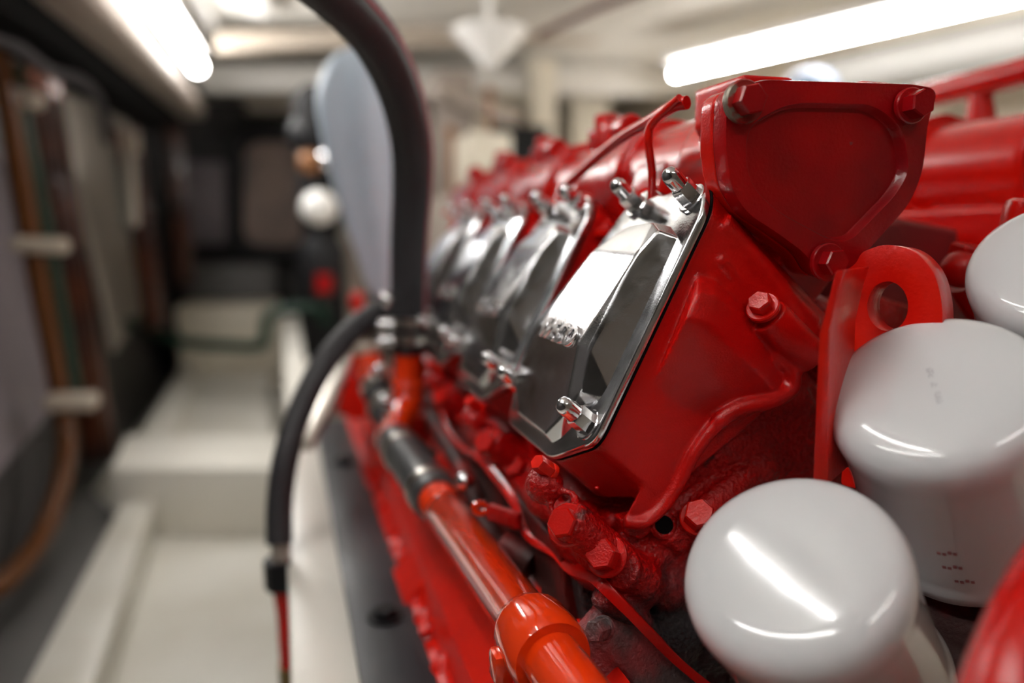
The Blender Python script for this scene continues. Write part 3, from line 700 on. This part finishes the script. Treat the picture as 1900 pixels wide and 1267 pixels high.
# body
mb = MB()
mb.extrude([p + Vector((0, .014, 0)) for p in pp(sc2(op, 1.0, 1537, 310), .399)], (0, .016, 0))
mb.cyl(MC + Vector((0, .004, 0)), MC + Vector((0, .90, 0)), MR, n=48)
mb.cyl(MC + Vector((0, .02, 0)), MC + Vector((0, .10, 0)), MR + .002, n=48)
mb.hull([MC + Vector(d) for d in ((-.048, .018, .0535), (-.048, .076, .0535), (-.014, .018, .0535), (-.014, .076, .0535), (-.048, .018, .028), (-.048, .076, .028), (-.012, .018, .0), (-.012, .076, .0), (-.036, .018, .012), (-.036, .076, .012))])
mb.hull([MC + Vector(d) for d in ((.031, .014, .0530), (.031, .078, .0530), (.055, .014, .0530), (.055, .078, .0530), (.058, .014, .034), (.058, .078, .034), (.020, .014, .034), (.020, .078, .034))])
for k in range(4):
    y = .12 + .18 * k
    mb.hull([MC + Vector(d) for d in ((-.045, y, .01), (-.045, y + .05, .01), (0, y, -.06), (0, y + .05, -.06), (-.03, y, -.062), (-.03, y + .05, -.062), (.02, y, 0), (.02, y + .05, 0), (-.056, y, -.025), (-.056, y + .05, -.025))])
    mb.cyl(MC + Vector((0, y + .075, 0)), MC + Vector((0, y + .083, 0)), MR + .007, n=48)
    mb.cyl(MC + Vector((0, y + .085, 0)), MC + Vector((0, y + .093, 0)), MR + .007, n=48)
    if k: mb.box(MC + Vector((-.005, y - .01, MR + .002)), (.05, .05, .018)); mb.cyl(MC + Vector((-.02, y - .01, MR)), MC + Vector((-.02, y - .01, MR + .022)), .012)
    mb.cyl(MC + Vector((-.036, y + .078, .045)), MC + Vector((-.036, y + .1, .045)), .011)
cast(mb, 'body', M['red'], t, .0018, 4)
bm_old = mat('chipped bolt washer', (.30, .015, .01, 1), .35, .3, .4, 300, color2=(.22, .19, .14, 1), vscale=90, c2mix=(.5, .56))
bolt(t, at(1400, 182, Y=.384), (-.02, -1, .02), .0086, .0085, .0118, M['redplate'], wm=bm_old, tw=.2, wh=.0042)
bolt(t, at(1716, 190, Y=.384), (-.05, -1, .02), .0080, .0095, .0105, M['redplate'], wm=M['redplate'], tw=.5, wh=.003)
bolt(t, at(1556, 487, Y=.386), (-.02, -1, .02), .0078, .0080, .0112, M['redplate'], wm=M['redplate'], tw=.1, wh=.003)

# ------------------------------------------------------------------ thin red pipes
t = thing('injector_pipe', P(1210, 420, .5), 'thin red pipe standing between the two top nuts of the nearest cover', 'pipe')
MB().tube(smooth_path([P(1203, 430, .50), P(1210, 330, .485), P(1203, 262, .478), P(1208, 232, .476), P(1236, 204, .462), P(1262, 182, .45)]), .0028, 14).build('pipe', M['red'], t)
t = thing('injector_pipe', P(1050, 350, .66), 'red pipe slanting up across the manifold from the second cover', 'pipe')
MB().tube(smooth_path([P(1040, 378, .68), P(1052, 345, .66), P(1090, 308, .62), P(1150, 258, .56), P(1205, 225, .50), P(1250, 196, .46), P(1275, 190, .45)]), .0042, 14).build('pipe', M['red'], t)
l0 = None
for k in range(4):
    if k == 0:
        l0 = thing('leak_off_pipe', P(1130, 430, .58), 'thin red U bend pipe between the nearest and second covers', 'pipe', 'red U bend pipes between covers')
        MB().tube(smooth_path([P(1215, 352, .500), P(1185, 362, .515), P(1165, 395, .535), P(1140, 428, .565), P(1112, 434, .59), P(1092, 425, .605), P(1096, 395, .62), P(1096, 372, .63), P(1078, 366, .645), P(1050, 372, .66)], 6), .0034, 12).build('pipe', M['red'], l0)
    else:
        l = copy_tree(l0); l.location.y += .18 * k; l['label'] = {1: 'thin red U bend pipe between the second and third covers', 2: 'blurred red U bend pipe between third and farthest covers', 3: 'last blurred red U bend pipe, behind the farthest cover'}[k]

# ------------------------------------------------------------------ lifting eye
t = thing('lifting_eye', P(1600, 880, .34), 'bright red lifting eye bracket between the nearest head and the white filters', 'bracket')
en = Vector((-.88, -.47, .05)).normalized(); eq = at(1650, 560, Y=.372)
ee = [(1566, 503), (1588, 490), (1598, 468), (1640, 452), (1696, 462), (1735, 505), (1750, 570), (1745, 680), (1715, 820), (1660, 920), (1560, 900), (1572, 760), (1576, 620)]
eo = [at(p[0], p[1], pl=(en, eq)) for p in round_poly(ee, [4, 20, 18, 30, 35, 35, 40, 60, 40, 20, 10, 50, 50], 6)]
eh = [at(1647 + 38 * math.cos(a) * (1 + .0 * 1), 568 + 46 * math.sin(a), pl=(en, eq)) for a in [2 * math.pi * k / 40 for k in range(40)]]
o = MB().holed(eo, [eh], -en * .018).build('eye_plate', M['eye'], t, bevel=.0012)
rb = [(1550, 503), (1568, 500), (1556, 540), (1540, 610), (1538, 700), (1536, 900), (1508, 900), (1516, 700), (1520, 620), (1536, 560)]
MB().extrude([at(x, y, Y=.345) for x, y in rb], (.040, .030, 0)).build('rib', M['eye'], t, bevel=.0008)

# ------------------------------------------------------------------ white oil filters
FA = Vector((-.58, -.32, .75)).normalized(); FR = .055
def make_filter(p, lab):
    t = thing('oil_filter', p - FA * .135, lab, 'oil filter', 'white oil filters')
    R = FR
    prof = [(.0002, .0022), (.018, .0021), (.034, .0015), (.043, .0004), (.0475, -.0014), (.0510, -.0040), (.0532, -.0080), (.0542, -.0130), (.0540, -.0180), (.0532, -.024), (.0525, -.030), (.0525, -.112), (.054, -.116), (.0555, -.119), (.0555, -.126), (.052, -.129), (.040, -.131)]
    MB().lathe(p, FA, [(r, h) for r, h in prof], 96).build('canister', M['white'], t, smooth=60)
    MB().lathe(p, FA, [(.034, -.128), (.034, -.140)], 40).build('neck', M['sooty'], t)
    return t
p1 = at(1459, 1044, Y=.31); p2 = at(1729, 714, Y=.325); p3 = at(1994, 470, Y=.335)
f1 = make_filter(p1, 'nearest white oil filter, low in the picture, a strip light mirrored across its cap')
f2 = make_filter(p2, 'middle white oil filter at right, faint grey ink mark on its cap')
f3 = make_filter(p3, 'white oil filter half cut off by the right edge, topmost of the three')
# ink stamp on the middle cap and red print low on its side
e1, e2 = perp(FA)
mb = MB(); random.seed(9)
a0, b0 = at(1724, 684, pl=(FA, p2 + FA * .0022)), at(1746, 752, pl=(FA, p2 + FA * .0022))
dv = (b0 - a0); L = dv.length; dv.normalize(); wv = FA.cross(dv)
for g, (s0, s1) in enumerate(((0, .28), (.40, .55), (.66, 1.0))):
    n = int((s1 - s0) * L / .0011)
    for i in range(n):
        for j in range(4):
            if random.random() < .62:
                mb.box(a0 + dv * (s0 * L + i * .0011) + wv * (j - 1.5) * .0008 - FA * .0001, (.0008, .0006, .0003), (dv, wv, FA))
mb.build('ink_stamp', M['inkgrey'], f2)['label'] = 'faint grey ink dots'
mb = MB()
for j, (x, y) in enumerate(((1742, 1026), (1752, 1052), (1775, 1078), (1790, 1110))):
    for i in range(4):
        px_, py_ = x + i * 10, y + (i % 2) * 2
        # meet the side of the can by marching along the view ray
        d = at(px_, py_, Y=1.0).normalized(); tt = .2
        while tt < .7:
            q = d * tt - p2; ax = q.dot(FA); rad = (q - FA * ax).length
            if rad < .0528 and -.112 < ax < -.03: break
            tt += .0006
        else: continue
        q = p2 + q; nrm = (q - p2 - FA * ax).normalized(); tg = FA.cross(nrm)
        mb.box(q, (.0018, .0020, .0008), (tg, FA, nrm))
if mb.v: mb.build('red_print', M['inkred'], f2)['label'] = 'small rows of red print'
# filter head below
t = thing('filter_mount', p1 - FA * .2, 'dark casting under the white oil filters', 'mount')
mb = MB(); bc = (p1 + p3) / 2 - FA * .155; dirr = (p3 - p1).normalized()
mb.box(bc, (.36, .10, .035), (dirr, FA.cross(dirr).normalized(), FA))
cast(mb, 'casting', M['sooty'], t, .003, 2)
t = thing('red_bounce_casting', Vector((.42, .1, -.52)), 'unseen dark red casting added below the filters to bounce red light', 'cover')  # unseen block added under the filters, throws red back onto their sides
MB().extrude([(.16, .02, -.48), (.30, .02, -.40), (.60, .02, -.40), (.74, .02, -.48), (.74, .02, -.60), (.16, .02, -.60)], (0, .36, 0)).build('cover', M['redplate'], t, bevel=.01, seg=3)
# very near red part at the corner
t = thing('front_pipe', P(1900, 1267, .2), 'strongly blurred glossy red pipe filling the bottom right corner', 'pipe')
MB().tube(smooth_path([P(2120, 900, .24), P(1990, 1100, .215), P(1925, 1250, .20), P(1880, 1400, .19)]), .0215, 32).build('pipe', M['red'], t)

# ------------------------------------------------------------------ valley and right bank (blurred, right of the end plate)
t = thing('right_manifold', P(1800, 330, .7), 'blurred red manifold of the other cylinder bank at the right edge', 'manifold')
RC = Vector((.60, .0, .052))
mb = MB(); mb.cyl(RC + Vector((0, .50, 0)), RC + Vector((0, 1.4, 0)), .045, n=40)
for y in (.62, .70, .80, .88, 1.0): mb.cyl(RC + Vector((0, y, 0)), RC + Vector((0, y + .012, 0)), .056, n=40)
mb.box(RC + Vector((-.03, .75, .045)), (.05, .06, .03)); mb.box(RC + Vector((-.02, .9, -.06)), (.12, .9, .05)); mb.box(RC + Vector((.0, .58, -.03)), (.06, .05, .06))
mb.cyl(RC + Vector((-.02, .66, .04)), RC + Vector((-.02, .66, .075)), .012)
cast(mb, 'body', M['red'], t, .0025, 4)
t = thing('upper_pipe', P(1820, 148, .8), 'blurred red pipe rising to the top right behind the end plate', 'pipe')
up = [at(1700, 182, Y=.80), at(1800, 158, Y=.72), at(1960, 118, Y=.62)]
MB().tube(up, .0150, 20).build('pipe', M['red'], t)
MB().cyl(at(1820, 160, Y=.71), at(1820, 235, Y=.71), .011, .016).build('stand', M['red'], t)
t = thing('valley_cover', P(1750, 500, .6), 'dull dark red cover plate in the valley between the cylinder banks', 'cover')
MB().extrude([at(x, y, Y=.52) for x, y in ((1600, 420), (1672, 404), (1880, 444), (1900, 620), (1560, 640))], (.0, .5, 0)).build('cover', chipped('dull dark red paint', (.20, .012, .014, 1), (.14, .02, .02, 1), (.1, .03, .03, 1), .5, 200, .4, .75, .8), t, bevel=.006, seg=4)
t = thing('banjo_fitting', at(1785, 560, Y=.42), 'dark red round fitting between the lifting eye and the top white filter', 'fitting')
MB().sphere(at(1782, 500, Y=.43), .0125).build('dome', M['redhead'], t)
MB().hexp(at(1790, 487, Y=.435), (.1, -.2, 1), .012, .012).build('nut', M['redhead'], t, smooth=20)
MB().cyl(at(1790, 520, Y=.44), at(1840, 600, Y=.44), .012).build('stub', M['redhead'], t)
t = thing('rocker_cap', at(1890, 440, Y=.40), 'glossy red rounded cap above the top white filter at the right edge', 'cap')
MB().lathe(at(1892, 440, Y=.40), (.05, -.1, 1), [(.0125, 0), (.0125, .018), (.0115, .022), (.008, .024)], 32).build('cap', M['red'], t)
# reddish shadowed parts behind the lifting eye
t = thing('valley_casting', at(1600, 640, Y=.5), 'dark red casting behind the lifting eye bracket', 'casting')
mb = MB(); mb.hull([at(x, y, Y=.47) for x, y in ((1500, 560), (1600, 540), (1780, 600), (1800, 760), (1560, 860), (1480, 760))] + [at(x, y, Y=.55) for x, y in ((1500, 560), (1600, 540), (1780, 600), (1800, 760), (1560, 860), (1480, 760))])
mb.sphere(at(1500, 575, Y=.46), (.014, .02, .012), 10); mb.cyl(at(1540, 590, Y=.455), at(1540, 590, Y=.455) + Vector((.03, .0, -.03)), .012)
cast(mb, 'casting', M['redrough'], t, .002, 4)

# ------------------------------------------------------------------ coolant pipe
CX = Vector((.1375, 0, -.212))
t = thing('coolant_pipe', CX + Vector((0, .5, 0)), 'orange red coolant pipe with a thick collar, running beside the engine', 'pipe')
pd = (at(815, 932, Y=.65) - at(1010, 1203, Y=.40)).normalized()
A0 = at(1010, 1203, Y=.40)
def pipeat(s): return A0 + pd * s
prof = [(.0168, -.16), (.0168, -.014), (.0220, -.014), (.0235, -.011), (.0240, .0), (.0236, .020), (.0200, .030), (.0175, .033), (.0172, .226), (.0163, .2275), (.0163, .2295), (.0172, .231), (.0172, .30)]
MB().lathe(A0, pd, prof, 56).build('pipe', M['orange'], t, smooth=50)
MB().box(A0 + pd * .01 + Vector((-.022, 0, -.012)), (.012, .016, .018)).build('lug', M['orange'], t, bevel=.003)
# rubber sleeve with clamps
t = thing('hose_sleeve', pipeat(.28), 'black rubber sleeve joining the coolant pipe to the elbow, with steel clamps', 'hose')
MB().lathe(pipeat(.255), pd, [(.0175, 0), (.0208, .001), (.0212, .01), (.0208, .02), (.0208, .19), (.020, .198), (.0165, .198)], 40).build('sleeve', M['rubber2'], t)
for s in (.275, .400):
    cl = MB().lathe(pipeat(s), pd, [(.0209, 0), (.0226, .001), (.0226, .0125), (.0209, .0135)], 40).build('clamp', M['steel'], t)
    q = pipeat(s + .006) + Vector((.025, 0, .004)); MB().cyl(q + Vector((-.012, -.0, .006)), q + Vector((.008, 0, -.01)), .0055, n=14).build('clamp_screw', M['steel'], cl)
# elbow up to the big hose
t = thing('coolant_elbow', P(760, 780, .9), 'orange red elbow that rises to the clamped end of the big black hose', 'pipe')
ek = smooth_path([pipeat(.445), pipeat(.475), at(752, 762, Y=.93), at(757, 715, Y=.94), at(757, 640, Y=.94)], 8)
MB().tube(ek, .0175, 32).build('elbow', M['orange'], t)
MB().lathe(at(757, 722, Y=.94), (0, 0, 1), [(.0175, 0), (.0200, .003), (.0200, .008), (.0175, .011)], 32).build('bead', M['orange'], t)
MB().lathe(at(757, 742, Y=.94), (0, 0, 1), [(.0175, 0), (.0200, .003), (.0200, .008), (.0175, .011)], 32).build('bead', M['orange'], t)
# big corrugated hose
t = thing('big_hose', at(760, 640, Y=.93), 'big black corrugated hose with a faded red stripe arching overhead', 'hose')
kp = [at(758, 650, Y=.94), at(758, 560, Y=.93), at(759, 450, Y=.91), at(764, 350, Y=.88), at(762, 260, Y=.84), at(742, 170, Y=.79), at(704, 85, Y=.74), at(650, 18, Y=.70), at(580, -45, Y=.66), at(480, -120, Y=.62)]
dense = smooth_path(kp, 34)
MB().tube(dense, .0212, 28, ribs=.012).build('hose', M['rubber'], t, smooth=80)
def offs(path, v, k, a, b_): 
    out = []
    for i in range(a, b_):
        T = (path[min(i + 1, len(path) - 1)] - path[max(i - 1, 0)]).normalized(); s = Vector(v); s = (s - T * s.dot(T)).normalized(); out.append(path[i] + s * k)
    return out
o1 = offs(dense, (.83, -.55, .1), .0200, 4, len(dense)); o2 = offs(dense, (.97, -.25, .1), .0200, 4, len(dense))
MB().tube(o1, .0028, 8).build('stripe', M['stripe'], t)['label'] = 'faded red stripe along the hose'
mb = MB()
for i in range(90, len(o2) - 3, 7): mb.tube(o2[i:i + 5], .0030, 6)
mb.build('print', M['greyprint'], t)['label'] = 'broken pale grey print'
for s, y in enumerate((598, 628)):
    c = at(757, y, Y=.935); cl = MB().lathe(c, (0, 0, 1), [(.0215, -.006), (.0242, -.005), (.0242, .006), (.0215, .007)], 40).build('clamp', M['steel'], t)
    MB().cyl(c + Vector((-.034, -.010, -.0)), c + Vector((-.018, -.018, 0)), .0065, n=16).build('clamp_screw', M['chrome'], cl)
MB().sphere(at(718, 556, Y=.92), .009).build('fitting', M['chrome'], t)
# thin hose and its fitting
t = thing('small_hose', at(515, 990, Y=.86), 'thinner black hose bending down from behind the big hose to a red cable', 'hose')
sp_ = smooth_path([at(742, 560, Y=.98), at(700, 580, Y=.97), at(650, 618, Y=.95), at(598, 680, Y=.92), at(556, 765, Y=.90), at(530, 850, Y=.88), at(519, 930, Y=.87), at(518, 1008, Y=.86)], 10)
MB().tube(sp_, .0142, 24).build('hose', M['rubber'], t)
c0 = at(520, 1000, Y=.86); c1 = at(526, 1088, Y=.86); dd = (c1 - c0)
MB().cyl(c0, c0 + dd * .42, .0105).build('ferrule', M['taupe'], t)
MB().cyl(c0 + dd * .42, c1, .0195, n=8).build('coupling', M['black'], t)
t = thing('red_cable', at(540, 1250, Y=.86), 'short red cable hanging from the black coupling of the thin hose', 'cable')
MB().tube(smooth_path([c1, at(534, 1140, Y=.86), at(537, 1190, Y=.86), at(540, 1236, Y=.86)], 6), .0120, 16).build('cable', M['red'], t)
MB().cyl(at(540, 1232, Y=.86), at(543, 1275, Y=.86), .0155, n=6).build('end_nut', M['brass'], t)
# second blurred coolant line further back
t = thing('rear_elbow', at(690, 700, Y=1.05), 'blurred orange elbow and grey coupling left of the elbow of the big hose', 'pipe')
MB().tube(smooth_path([at(682, 655, Y=1.08), at(688, 690, Y=1.06), at(702, 725, Y=1.04), at(712, 745, Y=1.02)], 8), .018, 24).build('elbow', M['orange'], t)
MB().cyl(at(680, 640, Y=1.08), at(680, 655, Y=1.08), .021).build('end_cap', M['clampw'], t)
q = at(700, 715, Y=1.03); q2 = at(726, 790, Y=.96); MB().cyl(q, q2, .0205, n=28).build('coupling', M['rubber2'], t)
for c in (q, (q + q2) / 2): MB().lathe(c, (q2 - q), [(.0205, 0), (.0225, .001), (.0225, .012), (.0205, .013)], 28).build('clamp', M['steel'], t)
MB().sphere(at(706, 690, Y=1.0), .010).build('clamp_screw', M['chrome'], t)
MB().sphere(at(716, 745, Y=.97), .010).build('clamp_screw', M['chrome'], t)
# small lever bracket beside the coolant pipe
t = thing('drain_lever', at(900, 950, Y=.56), 'small red slotted lever between the coolant pipe and the block', 'lever')
MB().holed([at(893 + 17 * math.cos(a), 944 + 13 * math.sin(a), Y=.56) for a in [2 * math.pi * k / 24 for k in range(24)]], [[at(893 + 8 * math.cos(a), 944 + 5 * math.sin(a), Y=.56) for a in [2 * math.pi * k / 24 for k in range(24)]]], (0, .004, 0)).build('ring', M['orange'], t)
MB().bar(at(908, 948, Y=.562), at(965, 968, Y=.53), .006, .012).build('arm', M['redrough'], t, bevel=.001)
MB().cyl(at(935, 1010, Y=.55), at(990, 1045, Y=.53), .012).build('stud', M['sooty'], t)
t = thing('dark_hose', at(860, 850, Y=.7), 'dark hose piece squeezed between sleeve and block', 'hose')
MB().tube(smooth_path([at(800, 770, Y=.84), at(838, 835, Y=.75), at(872, 900, Y=.66), at(905, 985, Y=.60), at(960, 1080, Y=.52)], 8), .0085, 16).build('hose', M['sooty'], t)
MB().sphere(at(862, 892, Y=.62), .008).build('nut', M['chrome'], t)
# steel dip stick / strut left of the panel far back
t = thing('support_strut', at(600, 760, Y=1.3), 'dull steel strut behind the thin hose, at the far end of the dark rail', 'strut')
MB().bar(at(655, 650, Y=1.25), at(565, 830, Y=1.0), .02, .012).build('strut', M['steel'], t, bevel=.002)
t = thing('rear_bracket', at(640, 780, Y=1.1), 'blurred red bracket at the far end of the engine side', 'bracket')
mb = MB(); mb.hull([at(x, y, Y=1.12) for x, y in ((655, 655), (700, 660), (712, 760), (662, 780), (622, 765))] + [at(x, y, Y=1.24) for x, y in ((655, 655), (700, 660), (712, 760), (662, 780), (622, 765))])
cast(mb, 'casting', M['pan'], t, .003, 3)
for (x, y) in ((662, 560),): tag(MB().sphere(at(x, y, Y=1.4), (.013, .013, .02)).build('shut_off', M['eye'], smooth=60), 'small blurred red valve below the pale blue cover', 'valve')
